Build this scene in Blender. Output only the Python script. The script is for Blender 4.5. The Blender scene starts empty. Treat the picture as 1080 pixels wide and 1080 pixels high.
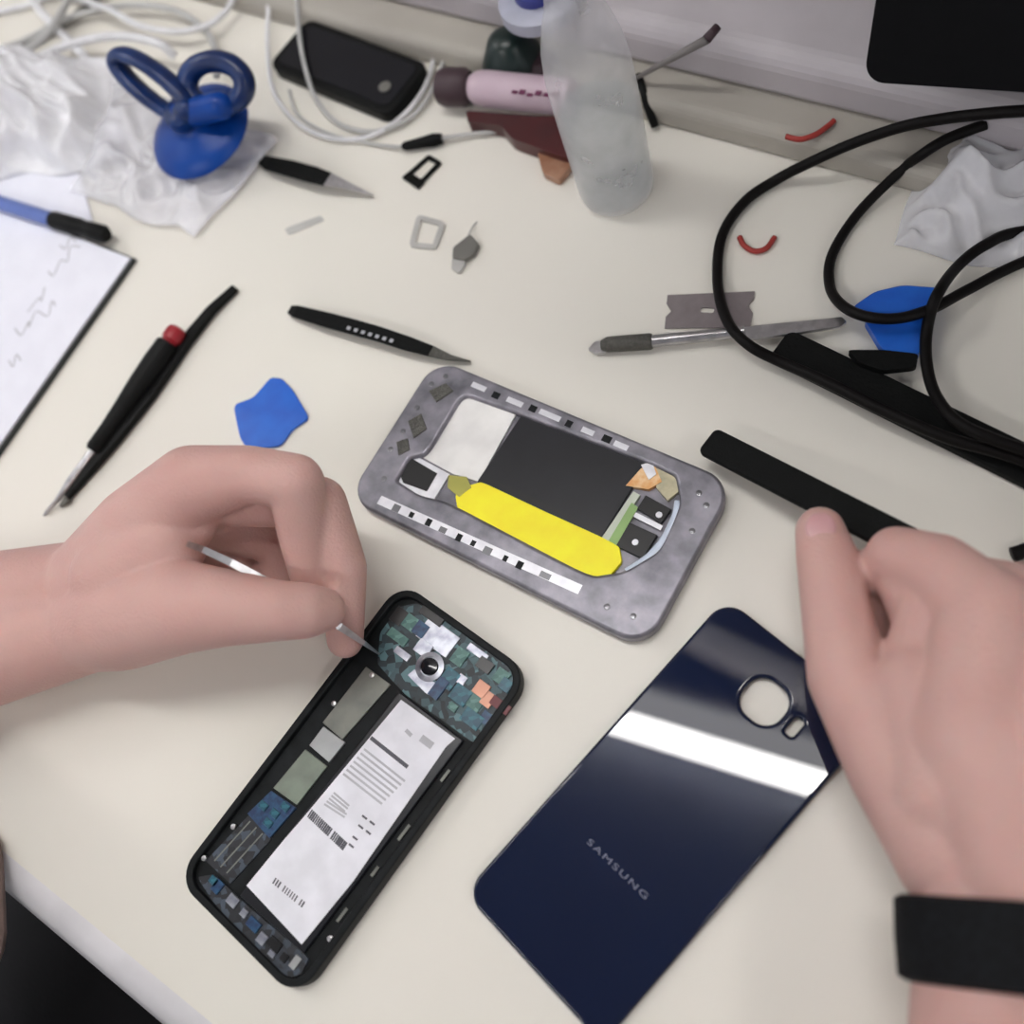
import bpy, bmesh, math, random
from mathutils import Vector, Matrix, Euler, noise
random.seed(7)
PI = math.pi
SC = bpy.context.scene
COL = SC.collection
DZ = 0.75                                   # height of the desk top above the floor
V = Vector
R2 = V((0.8302038, 0.4964091, -0.2536525)); U2 = V((-0.3888193, 0.8417018, 0.3746432)); FW = V((-0.3994761, 0.2124052, -0.8917975))
CAM = V((0, 0, 0.398))

def PX(x, y, z=0.0):
    """world point at height z above the desk top, seen at photo position x, y"""
    d = FW + R2*((x-540)/1080) + U2*((540-y)/1080)
    p = CAM + d*((z-CAM.z)/d.z)
    return V((p.x, p.y, z+DZ))
def W(x, y, z): return V((x, y, z+DZ))

# ------------------------------------------------------------------ materials
def mat(name, c, rough=.5, metal=0., c2=None, nscale=60., namt=.5, bump=0., bscale=400., trans=0., ior=1.45, alpha=1., sss=0., coat=0., spec=.5, kind='noise', emis=0., c3=None):
    m = bpy.data.materials.new(name); m.use_nodes = True
    nt = m.node_tree; n = nt.nodes; l = nt.links; b = n['Principled BSDF']
    b.inputs['Roughness'].default_value = rough; b.inputs['Metallic'].default_value = metal
    b.inputs['Transmission Weight'].default_value = trans; b.inputs['IOR'].default_value = ior
    b.inputs['Alpha'].default_value = alpha; b.inputs['Coat Weight'].default_value = coat
    b.inputs['Specular IOR Level'].default_value = spec
    if sss:
        b.inputs['Subsurface Weight'].default_value = sss
        b.inputs['Subsurface Radius'].default_value = (1, .35, .2); b.inputs['Subsurface Scale'].default_value = .006
    tc = n.new('ShaderNodeTexCoord')
    if c2 is None: c2 = tuple(v*.88 for v in c)
    if kind == 'voronoi':
        t = n.new('ShaderNodeTexVoronoi'); t.inputs['Scale'].default_value = nscale; src = t.outputs['Color']
        sep = n.new('ShaderNodeSeparateColor'); l.new(src, sep.inputs[0]); src = sep.outputs[0]
    else:
        t = n.new('ShaderNodeTexNoise'); t.inputs['Scale'].default_value = nscale; t.inputs['Detail'].default_value = 4; src = t.outputs['Fac']
    l.new(tc.outputs['Object'], t.inputs['Vector'])
    r = n.new('ShaderNodeValToRGB'); l.new(src, r.inputs[0])
    lo, hi = (.5-.25*namt, .5+.25*namt) if kind == 'noise' else (.0, 1.)
    r.color_ramp.elements[0].position = lo; r.color_ramp.elements[1].position = hi
    r.color_ramp.elements[0].color = (*c2, 1); r.color_ramp.elements[1].color = (*c, 1)
    if c3:
        e = r.color_ramp.elements.new((lo+hi)/2); e.color = (*c3, 1)
    l.new(r.outputs[0], b.inputs['Base Color'])
    if emis:
        b.inputs['Emission Color'].default_value = (*c, 1); b.inputs['Emission Strength'].default_value = emis
    if bump:
        t2 = n.new('ShaderNodeTexNoise'); t2.inputs['Scale'].default_value = bscale; l.new(tc.outputs['Object'], t2.inputs['Vector'])
        bp = n.new('ShaderNodeBump'); bp.inputs['Strength'].default_value = bump; bp.inputs['Distance'].default_value = .001
        l.new(t2.outputs['Fac'], bp.inputs['Height']); l.new(bp.outputs[0], b.inputs['Normal'])
    return m
M = dict(
 desk=mat('cream_laminate', (.79,.76,.69), .45, c2=(.76,.73,.66), nscale=9, namt=1),
 edging=mat('pale_edging', (.78,.76,.78), .4, nscale=30),
 skin=mat('skin', (.64,.42,.375), .5, c2=(.53,.30,.27), nscale=22, namt=1.6, bump=.35, bscale=700, sss=.25, spec=.35),
 nail=mat('fingernail', (.62,.37,.37), .28, c2=(.56,.31,.32), sss=.15),
 blackcloth=mat('black_cloth', (.012,.012,.013), .95, bump=.5, bscale=900),
 trouser=mat('dark_cloth', (.01,.01,.012), .95, bump=.5, bscale=900),
 taupe=mat('taupe_vinyl', (.17,.12,.105), .7, bump=.3),
 band=mat('black_webbing', (.010,.011,.013), .7, c2=(.007,.007,.008), nscale=500, bump=.4, bscale=1500, spec=.12),
 blackplastic=mat('black_plastic', (.008,.0085,.0085), .45, c2=(.005,.005,.005), spec=.12),
 blackmatte=mat('black_matte', (.007,.0075,.0075), .6, bump=.3, bscale=900, spec=.1),
 rubber=mat('black_rubber', (.007,.006,.006), .45, spec=.12),
 glassblue=mat('navy_glass', (.006,.012,.040), .010, c2=(.007,.011,.034), nscale=25, namt=1.5, ior=1.52),
 logo=mat('silver_print', (.13,.14,.21), .35, metal=.3),
 silver=mat('grey_alloy', (.32,.305,.35), .36, metal=.5, c2=(.10,.10,.115), nscale=85, namt=1.0),
 rim=mat('grey_rim', (.16,.16,.17), .3, metal=.8),
 foil=mat('bright_foil', (.80,.80,.83), .35, metal=.4, c2=(.55,.55,.60), nscale=150, namt=1.2),
 whitefilm=mat('white_film', (.86,.85,.83), .5),
 blacksheet=mat('black_sheet', (.010,.011,.016), .3, c2=(.004,.004,.006), nscale=60, namt=1.5),
 yellow=mat('yellow_film', (.97,.90,.01), .45, c2=(.93,.78,.01), nscale=90, namt=1.0),
 olive=mat('olive_film', (.42,.40,.08), .5),
 orange=mat('copper_flex', (.72,.36,.13), .4, c2=(.8,.55,.3), nscale=300),
 gold=mat('pale_gold_flex', (.55,.50,.33), .4, c2=(.35,.32,.22), nscale=260, namt=1),
 green=mat('green_strip', (.28,.44,.16), .5),
 palegreen=mat('pale_green_strip', (.55,.60,.50), .5),
 cyanedge=mat('pale_blue_plastic', (.62,.70,.82), .4),
 darkmid=mat('dark_midframe', (.014,.016,.018), .45, c2=(.005,.006,.006), nscale=140, namt=1.2, spec=.15),
 brushed=mat('dull_plate', (.20,.205,.18), .42, metal=.5, c2=(.15,.155,.14), nscale=80),
 brushedlight=mat('light_plate', (.36,.37,.37), .4, metal=.5),
 brushedgreen=mat('greenish_plate', (.20,.235,.19), .45, metal=.4, c2=(.16,.18,.15), nscale=90),
 pcb=mat('circuit_board', (.10,.20,.22), .42, kind='voronoi', nscale=330, c2=(.006,.011,.014), c3=(.018,.035,.045)),
 pcbdark=mat('dark_circuit_board', (.06,.08,.11), .45, kind='voronoi', nscale=360, c2=(.006,.007,.009), c3=(.018,.020,.027)),
 chip_teal=mat('teal_component', (.03,.17,.22), .35, kind='voronoi', nscale=420, c2=(.008,.06,.10)),
 chip_green=mat('green_component', (.14,.30,.26), .4, kind='voronoi', nscale=420, c2=(.05,.13,.12)),
 chip_blue=mat('blue_component', (.02,.075,.16), .35, c2=(.012,.03,.09), nscale=400),
 chip_silver=mat('shield_can', (.42,.43,.48), .32, metal=.7, c2=(.25,.26,.31), nscale=200),
 chip_black=mat('black_component', (.008,.008,.009), .3),
 chip_copper=mat('copper_component', (.40,.20,.14), .35, metal=.5),
 chip_red=mat('dark_red_component', (.14,.02,.025), .4),
 steel=mat('steel', (.55,.54,.55), .3, metal=1, c2=(.42,.41,.42), nscale=200),
 darksteel=mat('knurled_steel', (.17,.165,.15), .45, metal=.8, c2=(.08,.08,.07), nscale=700, namt=1.5, bump=.8, bscale=1500),
 blade=mat('blade_steel', (.35,.31,.32), .38, metal=.85, c2=(.24,.21,.22), nscale=160, namt=1.5),
 labelwhite=mat('white_label', (.84,.84,.90), .5),
 ink=mat('grey_ink', (.10,.10,.12), .6),
 lightink=mat('pale_grey_ink', (.50,.50,.54), .6),
 bluepick=mat('blue_plastic', (.012,.13,.60), .42, c2=(.010,.10,.52)),
 bluecup=mat('glossy_blue_rubber', (.002,.060,.32), .35, c2=(.002,.028,.19), spec=.3, nscale=40, namt=1.3),
 blueshaft=mat('deep_blue_handle', (.004,.030,.14), .3, c2=(.003,.016,.08), nscale=60),
 redcap=mat('red_plastic', (.34,.015,.025), .4),
 paper=mat('white_paper', (.84,.845,.93), .7, c2=(.81,.815,.90)),
 paperedge=mat('dark_cover', (.03,.035,.035), .6),
 penblue=mat('blue_pen_barrel', (.10,.16,.45), .3, c2=(.08,.13,.38)),
 bag=mat('clear_polythene', (.95,.95,1.0), .16, alpha=.45, bump=.3, bscale=60),
 bagwhite=mat('white_polythene', (.97,.97,1.0), .3, alpha=.85, bump=.4, bscale=60, sss=.0),
 cable=mat('grey_cable_sheath', (.50,.50,.49), .45),
 cablewhite=mat('white_cable_sheath', (.78,.78,.80), .4),
 bottle=mat('frosted_bottle', (.84,.84,.88), .3, alpha=.30),
 liquid=mat('clear_liquid', (.52,.57,.57), .3, alpha=.36),
 bottlecap=mat('yellow_cap', (.80,.74,.50), .4),
 ledge=mat('ledge_paint', (.40,.375,.33), .55, c2=(.36,.335,.295), nscale=12),
 trunk=mat('lilac_grey_trunking', (.50,.465,.49), .5, nscale=20),
 wall=mat('wall_paint', (.36,.335,.33), .8, c2=(.33,.31,.30), nscale=6),
 floor=mat('floor_vinyl', (.012,.011,.011), .6, c2=(.008,.008,.008), nscale=20),
 ceil=mat('ceiling_tile', (.20,.21,.24), .9, nscale=12),
 screen=mat('black_screen', (.004,.004,.005), .55, spec=.1),
 phoneglass=mat('black_phone_glass', (.008,.009,.013), .12, c2=(.004,.004,.006), nscale=40, namt=2),
 pink=mat('pale_pink_tube', (.60,.48,.54), .35, c2=(.50,.38,.45), nscale=60, namt=1.4),
 maroonprint=mat('maroon_print', (.16,.03,.09), .5),
 capdark=mat('dark_plum_cap', (.055,.03,.038), .5),
 maroon=mat('dark_maroon_plastic', (.10,.014,.014), .32, c2=(.035,.018,.02), nscale=45, namt=2),
 amber=mat('amber_plastic', (.66,.38,.25), .25, trans=.45, c2=(.5,.25,.15), nscale=90),
 greenblack=mat('green_black_plastic', (.010,.022,.020), .3),
 knobblue=mat('navy_blue_knob', (.035,.045,.26), .4),
 knobrim=mat('lilac_rim', (.42,.43,.52), .4),
 redwire=mat('red_insulation', (.36,.035,.028), .5),
 clear=mat('clear_film', (.80,.80,.78), .3, trans=.3, alpha=.55),
 greyplastic=mat('grey_plastic', (.16,.155,.14), .5),
 lightgreyplastic=mat('light_grey_plastic', (.48,.47,.45), .45),
 brushgrey=mat('weathered_grey', (.20,.185,.18), .5),
 fixture=mat('fixture_enamel', (.70,.70,.72), .5),
 hair=mat('dark_hair', (.03,.02,.014), .7),
)
tube_m = bpy.data.materials.new('fluorescent_diffuser'); tube_m.use_nodes = True
tn = tube_m.node_tree; tn.nodes.clear(); te = tn.nodes.new('ShaderNodeEmission'); to = tn.nodes.new('ShaderNodeOutputMaterial')
te.inputs[0].default_value = (1, .975, .95, 1); te.inputs[1].default_value = 26; tn.links.new(te.outputs[0], to.inputs[0])
M['lamp'] = tube_m
te.inputs[1].default_value = 43
t2_ = tube_m.copy(); t2_.name = 'side_lens_glow'; t2_.node_tree.nodes['Emission'].inputs[1].default_value = 2.6; M['lamplow'] = t2_

# ------------------------------------------------------------------ objects
def org(o):
    return V(o['_o']) if o and '_o' in o else V((0, 0, 0))
def setp(o, loc, parent):
    o['_o'] = tuple(loc)
    if parent: o.parent = parent; o.location = V(loc) - org(parent)
    else: o.location = loc
def tag(o, label=None, cat=None, group=None, kind=None):
    if label: o['label'] = label
    if cat: o['category'] = cat
    if group: o['group'] = group
    if kind: o['kind'] = kind
    return o
def thing(name, label, cat, loc, group=None):
    o = bpy.data.objects.new(name, None); o.empty_display_size = .01; COL.objects.link(o); setp(o, loc, None)
    return tag(o, label, cat, group)
def link(name, me, m, parent=None, loc=None, smooth=None, bevel=0, solid=0, sub=0, wn=False):
    """mesh in world coordinates -> object with its own origin"""
    if loc is None:
        if len(me.vertices):
            xs = [v.co for v in me.vertices]
            loc = V((sum(c.x for c in xs)/len(xs), sum(c.y for c in xs)/len(xs), min(c.z for c in xs)))
        else: loc = V((0, 0, 0))
    me.transform(Matrix.Translation(-V(loc))); me.name = name
    if not isinstance(m, (list, tuple)): m = [m]
    me.materials.clear()
    for q in m: me.materials.append(M[q] if isinstance(q, str) else q)
    o = bpy.data.objects.new(name, me); COL.objects.link(o); setp(o, loc, parent)
    if smooth is not None:
        if smooth is True: me.polygons.foreach_set('use_smooth', [True]*len(me.polygons))
        else:
            me.polygons.foreach_set('use_smooth', [True]*len(me.polygons)); me.set_sharp_from_angle(angle=smooth)
    if bevel:
        b = o.modifiers.new('bevel', 'BEVEL'); b.width = bevel; b.segments = 2; b.limit_method = 'ANGLE'
    if wn:
        for f_ in me.polygons:
            if abs(f_.normal.z) > .9995: f_.use_smooth = False
    if solid:
        s = o.modifiers.new('solid', 'SOLIDIFY'); s.thickness = solid
    if sub:
        s = o.modifiers.new('sub', 'SUBSURF'); s.levels = sub; s.render_levels = sub
    return o
class MB:
    def __init__(s): s.bm = bmesh.new()
    def prism(s, pts, z0, z1):
        """pts: world xy (Vector) outline; z0, z1 above desk"""
        a = [s.bm.verts.new((p.x, p.y, DZ+z0)) for p in pts]; b = [s.bm.verts.new((p.x, p.y, DZ+z1)) for p in pts]
        n = len(pts)
        s.bm.faces.new(list(reversed(a))); s.bm.faces.new(b)
        for i in range(n): s.bm.faces.new((a[i], a[(i+1) % n], b[(i+1) % n], b[i]))
        return s
    def box(s, c, d, rz=0, rot=None):
        m = Matrix.Translation(c) @ (rot.to_4x4() if rot else Matrix.Rotation(rz, 4, 'Z')) @ Matrix.Diagonal((*d, 1))
        bmesh.ops.create_cube(s.bm, size=1, matrix=m); return s
    def tube(s, pts, r, seg=10, flat=1.0, caps=True):
        pts = [V(p) for p in pts]; n = len(pts); rs = r if isinstance(r, (list, tuple)) else [r]*n
        rings = []; up = V((0, 0, 1))
        for i, p in enumerate(pts):
            t = (pts[min(i+1, n-1)]-pts[max(i-1, 0)]).normalized()
            u = up if abs(t.dot(up)) < .95 else V((0, 1, 0))
            x = t.cross(u).normalized(); y = x.cross(t).normalized()
            rings.append([s.bm.verts.new(p+x*math.cos(a)*rs[i]+y*math.sin(a)*rs[i]*flat) for a in [2*PI*k/seg for k in range(seg)]])
        for i in range(n-1):
            for k in range(seg):
                s.bm.faces.new((rings[i][k], rings[i][(k+1) % seg], rings[i+1][(k+1) % seg], rings[i+1][k]))
        if caps: s.bm.faces.new(rings[0]); s.bm.faces.new(list(reversed(rings[-1])))
        return s
    def lathe(s, prof, c, ax=V((0, 0, 1)), seg=32):
        """prof: (radius, height) along axis from c"""
        ax = V(ax).normalized(); q = V((0, 0, 1)).rotation_difference(ax); rings = []
        for r, h in prof:
            rings.append([s.bm.verts.new(V(c)+q @ V((r*math.cos(a), r*math.sin(a), h))) for a in [2*PI*k/seg for k in range(seg)]])
        for i in range(len(rings)-1):
            for k in range(seg): s.bm.faces.new((rings[i][k], rings[i][(k+1) % seg], rings[i+1][(k+1) % seg], rings[i+1][k]))
        s.bm.faces.new(list(reversed(rings[0]))); s.bm.faces.new(rings[-1]); return s
    def capsule(s, p0, r0, p1, r1, sub=3, sq=1.0):
        t = bmesh.new()
        for p, r in ((p0, r0), (p1, r1)):
            bmesh.ops.create_icosphere(t, subdivisions=sub, radius=r, matrix=Matrix.Translation(p))
        res = bmesh.ops.convex_hull(t, input=t.verts)
        junk = [g for g in res['geom_interior'] if isinstance(g, bmesh.types.BMVert)]
        bmesh.ops.delete(t, geom=[v for v in t.verts if not any(True for _ in v.link_faces)] + junk, context='VERTS')
        inn = [f for f in t.faces]
        me = bpy.data.meshes.new('t'); t.to_mesh(me); t.free(); s.bm.from_mesh(me); bpy.data.meshes.remove(me); return s
    def mesh(s):
        bmesh.ops.recalc_face_normals(s.bm, faces=s.bm.faces)
        me = bpy.data.meshes.new('m'); s.bm.to_mesh(me); s.bm.free(); return me
    def build(s, name, m, parent=None, **k): return link(name, s.mesh(), m, parent, **k)
def spline(pts, n=10, closed=False):
    pts = [V(p) for p in pts]; out = []; N = len(pts)
    for i in range(N if closed else N-1):
        g = lambda j: pts[j % N] if closed else pts[max(0, min(N-1, j))]
        a, b, c, d = g(i-1), g(i), g(i+1), g(i+2)
        for k in range(n):
            t = k/n
            out.append(.5*((2*b)+(c-a)*t+(2*a-5*b+4*c-d)*t*t+(3*b-a-3*c+d)*t**3))
    if not closed: out.append(pts[-1])
    return out
def px(pts, z): return [PX(x, y, z) for x, y in pts]
def cut(me_ob):
    dg = bpy.context.evaluated_depsgraph_get(); dg.update()
    me = bpy.data.meshes.new_from_object(me_ob.evaluated_get(dg)); return me
def plate(outlines, z0, z1, bev=0.0):
    """curved-edge plate from closed xy outlines (the first is the rim, the others are holes)"""
    cu = bpy.data.curves.new('c', 'CURVE'); cu.dimensions = '2D'; cu.fill_mode = 'BOTH'
    h = (z1-z0)/2; cu.extrude = max(h-bev, 0); cu.bevel_depth = bev; cu.bevel_resolution = 4
    for o in outlines:
        sp = cu.splines.new('POLY'); sp.points.add(len(o)-1); sp.use_cyclic_u = True
        for i, p in enumerate(o): sp.points[i].co = (p.x, p.y, 0, 1)
    ob = bpy.data.objects.new('c', cu); COL.objects.link(ob); ob.location = (0, 0, 0)
    me = cut(ob); bpy.data.objects.remove(ob); bpy.data.curves.remove(cu)
    me.transform(Matrix.Translation((0, 0, DZ+(z0+z1)/2)))
    bm = bmesh.new(); bm.from_mesh(me); bmesh.ops.remove_doubles(bm, verts=bm.verts, dist=1e-6)
    bmesh.ops.recalc_face_normals(bm, faces=bm.faces); bm.to_mesh(me); bm.free()
    return me
def inset(outline, d):
    n = len(outline); c = sum(outline, V((0, 0, 0)))/n; out = []
    for i, p in enumerate(outline):
        a, b = outline[i-1], outline[(i+1) % n]; t = (b-a); t.z = 0; t.normalize(); nn = V((-t.y, t.x, 0))
        if nn.dot(c-p) < 0: nn = -nn
        out.append(p+nn*d)
    return out
def rrect(c, ang, L, Wd, r, seg=8):
    """rounded rectangle, L along angle ang"""
    u = V((math.cos(ang), math.sin(ang), 0)); v = V((-u.y, u.x, 0)); out = []
    for sx, sy, a0 in ((1, 1, 0), (-1, 1, PI/2), (-1, -1, PI), (1, -1, 1.5*PI)):
        cc = V((c.x, c.y, 0))+u*sx*(L/2-r)+v*sy*(Wd/2-r)
        for k in range(seg+1):
            a = a0+PI/2*k/seg; out.append(cc+u*math.cos(a)*r+v*math.sin(a)*r)
    return out
def soften(pts, r=.25, seg=4):
    """round the corners of a polygon"""
    out = []; n = len(pts)
    for i in range(n):
        p, a, b = pts[i], pts[i-1], pts[(i+1) % n]
        q0 = p.lerp(a, r); q1 = p.lerp(b, r)
        for k in range(seg+1):
            t = k/seg; out.append(q0.lerp(p, t).lerp(p.lerp(q1, t), t))
    return out
def flatpart(name, m, parent, pts, z0, z1, bevel=0, rnd=0, label=None):
    w = px(pts, z1)
    if rnd: w = soften(w, rnd)
    o = MB().prism(w, z0, z1).build(name, m, parent, bevel=bevel)
    if label: o['label'] = label
    return o
def remesh(bm_mb, vox, it=6, fac=.5):
    me = bm_mb.mesh(); ob = bpy.data.objects.new('r', me); COL.objects.link(ob)
    r = ob.modifiers.new('r', 'REMESH'); r.mode = 'VOXEL'; r.voxel_size = vox
    s = ob.modifiers.new('s', 'SMOOTH'); s.iterations = it; s.factor = fac
    out = cut(ob); bpy.data.objects.remove(ob); bpy.data.meshes.remove(me)
    return out

# ------------------------------------------------------------------ the room
def struct(name, mb, m, **k): return tag(mb.build(name, m, None, **k), kind='structure')
struct('floor', MB().box(V((0, 0, -.025)), (5, 5, .05)), 'floor')
struct('ceiling', MB().box(V((0, 0, 2.59)), (5, 5, .05)), 'ceil')
struct('wall_back', MB().box(V((0, .43, 1.28)), (5, .06, 2.56)), 'wall')
# raised ledge along the back of the desk and cable trunking against the wall
def run(prof, x0, x1):
    mb = MB(); a = [mb.bm.verts.new((x0, y, DZ+z)) for y, z in prof]; b = [mb.bm.verts.new((x1, y, DZ+z)) for y, z in prof]; n = len(prof)
    mb.bm.faces.new(a); mb.bm.faces.new(list(reversed(b)))
    for i in range(n): mb.bm.faces.new((a[i], a[(i+1) % n], b[(i+1) % n], b[i]))
    return mb
dk = thing('desk', 'cream laminate desk with a pale rounded front edge, carrying all the tools', 'desk', (-.3, .12, 0))
run([(-.140, 0), (.375, 0), (.375, -.028), (-.140, -.028)], -1.2, .9).build('tabletop', 'desk', dk)
pr = [(-.140, 0)]+[(-.140-.016*math.sin(a), -.014+.014*math.cos(a)) for a in [PI*k/8 for k in range(1, 8)]]+[(-.140, -.028)]
run(pr, -1.2, .9).build('edge_band', 'edging', dk, smooth=math.radians(40))['label'] = 'pale lilac-white rounded front edging'
for sx in (-1.12, .82):
    for sy in (-.08, .33):
        MB().box(V((sx, sy, .361)), (.05, .05, .722)).build('leg', 'fixture', dk, bevel=.003)
tag(run([(.304, .0005), (.306, .010), (.310, .013), (.345, .013), (.345, .0005)], -.95, .85).build('cable_ledge', 'ledge', None, bevel=.002),
    'low grey-beige ledge running along the back of the desk below the trunking', 'ledge')
tag(run([(.3465, .0005), (.3465, .0134), (.326, .0136), (.327, .030), (.333, .036), (.385, .038), (.399, .034), (.399, .0005)], -.95, .85).build('cable_trunking', 'trunk', None, bevel=.003),
    'lilac-grey cable trunking lying against the wall behind the desk', 'trunking')

sf = thing('shade_shelf', 'unseen grey shelf added on the wall to shade the back of the desk', 'shelf', W(.35, .39, .50))  # added out of view so that the back of the desk falls darker
MB().box(W(.36, .300, .51), (1.14, .20, .022)).build('board', 'ledge', sf, bevel=.002)
for xx in (-.19, .90): MB().box(W(xx, .305, .475), (.012, .19, .045)).build('bracket', 'fixture', sf, bevel=.002)

# ------------------------------------------------------------------ lights
def fixture(x, y, lab, L=1.25, rz=0., tw=.042):
    z = 2.55
    t = thing('ceiling_light', lab, 'ceiling light', (x, y, z))
    q = Matrix.Rotation(rz, 3, 'Z'); 
    MB().box(V((x, y, z))+q @ V((0, .048, -.004)), (L+.06, .125, .03), rz).build('housing', 'fixture', t, bevel=.004)
    MB().box(V((x, y, z))+q @ V((0, 0, -.03)), (L, tw, .022), rz).build('diffuser', 'lamp', t, bevel=.006)
    MB().box(V((x, y, z))+q @ V((0, tw*.5+.034, -.024)), (L, .062, .012), rz).build('side_lens', 'lamplow', t, bevel=.003)
    return t
fixture(-.33, .232, 'fluorescent batten on the ceiling right above the desk', 1.25, math.radians(11))
fixture(-2.0, .05, 'unseen ceiling batten added far to the left of the desk for soft light', 1.25, PI/2)  # this batten and the next two are added, unseen, to soften the light
fixture(1.75, .0, 'unseen ceiling batten added far to the right of the desk for soft light', 1.25, PI/2)
fixture(-.6, -1.5, 'unseen ceiling batten added behind the seated person for soft light', 1.25, 0)
w = bpy.data.worlds.new('world'); SC.world = w; w.use_nodes = True
w.node_tree.nodes['Background'].inputs[0].default_value = (.93, .95, 1, 1); w.node_tree.nodes['Background'].inputs[1].default_value = .55

# ------------------------------------------------------------------ person
def T(p, q, t): return V(p).lerp(V(q), t)
arms = MB()
# --- left arm (hand pinching tweezers)
LW = PX(88, 640, .034); LE = W(-.51, -.19, .036); LS = W(-.31, -.37, .24)
d = (LE-LW).normalized(); side = V((-d.y, d.x, 0))
for s in (-1, 1): arms.capsule(LW+side*.0100*s, .0200, LW.lerp(LE, .25)+side*.008*s, .0285)
arms.capsule(LW.lerp(LE, .25), .033, LE, .040); arms.capsule(LE, .038, LS, .048)
def chain(pts, rs):
    for i in range(len(pts)-1): arms.capsule(pts[i], rs[i], pts[i+1], rs[i+1])
p = PX
wr1 = p(100, 612, .040); wr2 = p(95, 660, .034)
chain([wr1, p(150, 560, .052), p(203, 512, .066), p(262, 500, .071), p(312, 508, .068), p(318, 560, .052), p(330, 622, .032)], [.020, .020, .0165, .0115, .0112, .0098, .0080])   # index
chain([wr1, p(190, 530, .045), p(230, 520, .050), p(338, 530, .050), p(362, 598, .034), p(364, 675, .0172)], [.020, .018, .014, .0108, .0098, .0078])            # middle
chain([wr2, p(185, 555, .030), p(225, 550, .032), p(298, 572, .024), p(296, 606, .016), p(262, 618, .011)], [.019, .016, .0125, .0098, .0090, .0080])                 # ring
chain([wr2, p(170, 590, .022), p(205, 590, .020), p(256, 606, .014), p(246, 628, .011), p(222, 634, .010)], [.019, .015, .0115, .0090, .0085, .0075])               # little
chain([wr2, p(130, 650, .045), p(190, 640, .054), p(238, 641, .056), p(292, 644, .053), p(320, 644, .048), p(341, 643, .042)], [.020, .0225, .0190, .0152, .0120, .0112, .0090])  # thumb
chain([p(130, 610, .050), p(175, 575, .056)], [.021, .0165])                                                                                                      # web
chain([p(175, 560, .058), p(205, 555, .056)], [.014, .009])
# --- right arm (hand holding the black bar)
RW = p(1082, 985, .046); RE = W(.150, -.20, .04); RS = W(.08, -.39, .25)
d = (RE-RW).normalized(); side = V((-d.y, d.x, 0))
for s in (-1, 1): arms.capsule(RW+side*.0105*s, .0200, RW.lerp(RE, .45)+side*.006*s, .0315)
arms.capsule(RW.lerp(RE, .45), .036, RE, .038); arms.capsule(RE, .038, RS, .048)
rw1 = p(1085, 930, .050); rw2 = p(1115, 930, .048)
chain([rw1, p(1035, 780, .056), p(1040, 648, .054), p(990, 602, .044), p(946, 588, .036), p(925, 615, .022), p(925, 660, .013)], [.022, .021, .0155, .0128, .0112, .0092, .0078])
chain([rw1, p(1090, 780, .056), p(1115, 650, .050), p(1030, 618, .026), p(985, 640, .014), p(985, 690, .012)], [.022, .022, .0150, .0108, .0095, .0080])
chain([rw2, p(1150, 780, .050), p(1185, 680, .042), p(1105, 650, .019), p(1060, 690, .012), p(1050, 740, .012)], [.022, .020, .0145, .0105, .0092, .0080])
chain([rw2, p(1200, 800, .040), p(1245, 710, .034), p(1180, 700, .015), p(1140, 735, .012), p(1120, 780, .012)], [.020, .017, .0130, .0095, .0085, .0075])
chain([rw1, p(1022, 900, .040), p(952, 805, .038), p(895, 715, .036), p(882, 645, .033), p(873, 592, .031), p(865, 560, .029)], [.020, .0225, .0185, .0140, .0122, .0112, .0092])
chain([p(1010, 830, .046), p(975, 730, .044)], [.022, .0165])
chain([p(990, 645, .040), p(980, 728, .040)], [.0140, .0165])
chain([p(960, 606, .034), p(988, 665, .034)], [.0125, .0135])
chain([p(1060, 850, .05), p(1090, 700, .05)], [.024, .018])
body_me = remesh(arms, .0011, 16, .5)
# torso, neck and head (outside the picture, above the lap)
tor = MB(); tc = -.115
SH = W(tc, -.40, .25)
tor.capsule(W(tc-.13, -.41, .22), .07, W(tc+.13, -.41, .22), .07); tor.capsule(W(tc-.055, -.41, .18), .10, W(tc-.06, -.45, -.2), .10); tor.capsule(W(tc+.055, -.41, .18), .10, W(tc+.06, -.45, -.2), .10)
tor.capsule(W(tc, -.40, .27), .052, W(tc, -.36, .40), .050); tor.capsule(W(tc, -.375, .50), .088, W(tc, -.335, .43), .060)
tor.capsule(W(tc, -.290, .47), .010, W(tc, -.272, .445), .013)
for s in (-1, 1): tor.capsule(W(tc+.083*s, -.375, .48), .012, W(tc+.085*s, -.37, .45), .009)
tor_me = remesh(tor, .006, 4, .5)
bm = bmesh.new(); bm.from_mesh(body_me); bm.from_mesh(tor_me); body_me = bpy.data.meshes.new('body'); bm.to_mesh(body_me); bm.free()
person = link('person', body_me, 'skin', None, smooth=True, loc=W(tc, -.40, -.28))
tag(person, 'seated person in dark clothes holding thin tweezers and a flat black bar', 'person')
sh = MB()
sh.capsule(W(tc-.14, -.41, .21), .083, W(tc+.14, -.41, .21), .083); sh.capsule(W(tc-.06, -.41, .16), .110, W(tc-.045, -.45, -.22), .112); sh.capsule(W(tc+.06, -.41, .16), .110, W(tc+.045, -.45, -.22), .112)
for S, E_ in ((LS, LE), (RS, RE)): sh.capsule(S, .062, S.lerp(E_, .5), .058)
link('shirt', remesh(sh, .007, 4), 'blackcloth', person, smooth=True)
tr = MB()
for s in (-1, 1):
    kn = W(tc+.15*s-(.14 if s < 0 else 0), -.10+.02*s, -.17)
    tr.capsule(W(tc+.08*s, -.44, -.22), .095, kn, .066); tr.capsule(kn, .064, W(tc+.14*s-(.14 if s < 0 else 0), -.13, -.66), .048)
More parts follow.
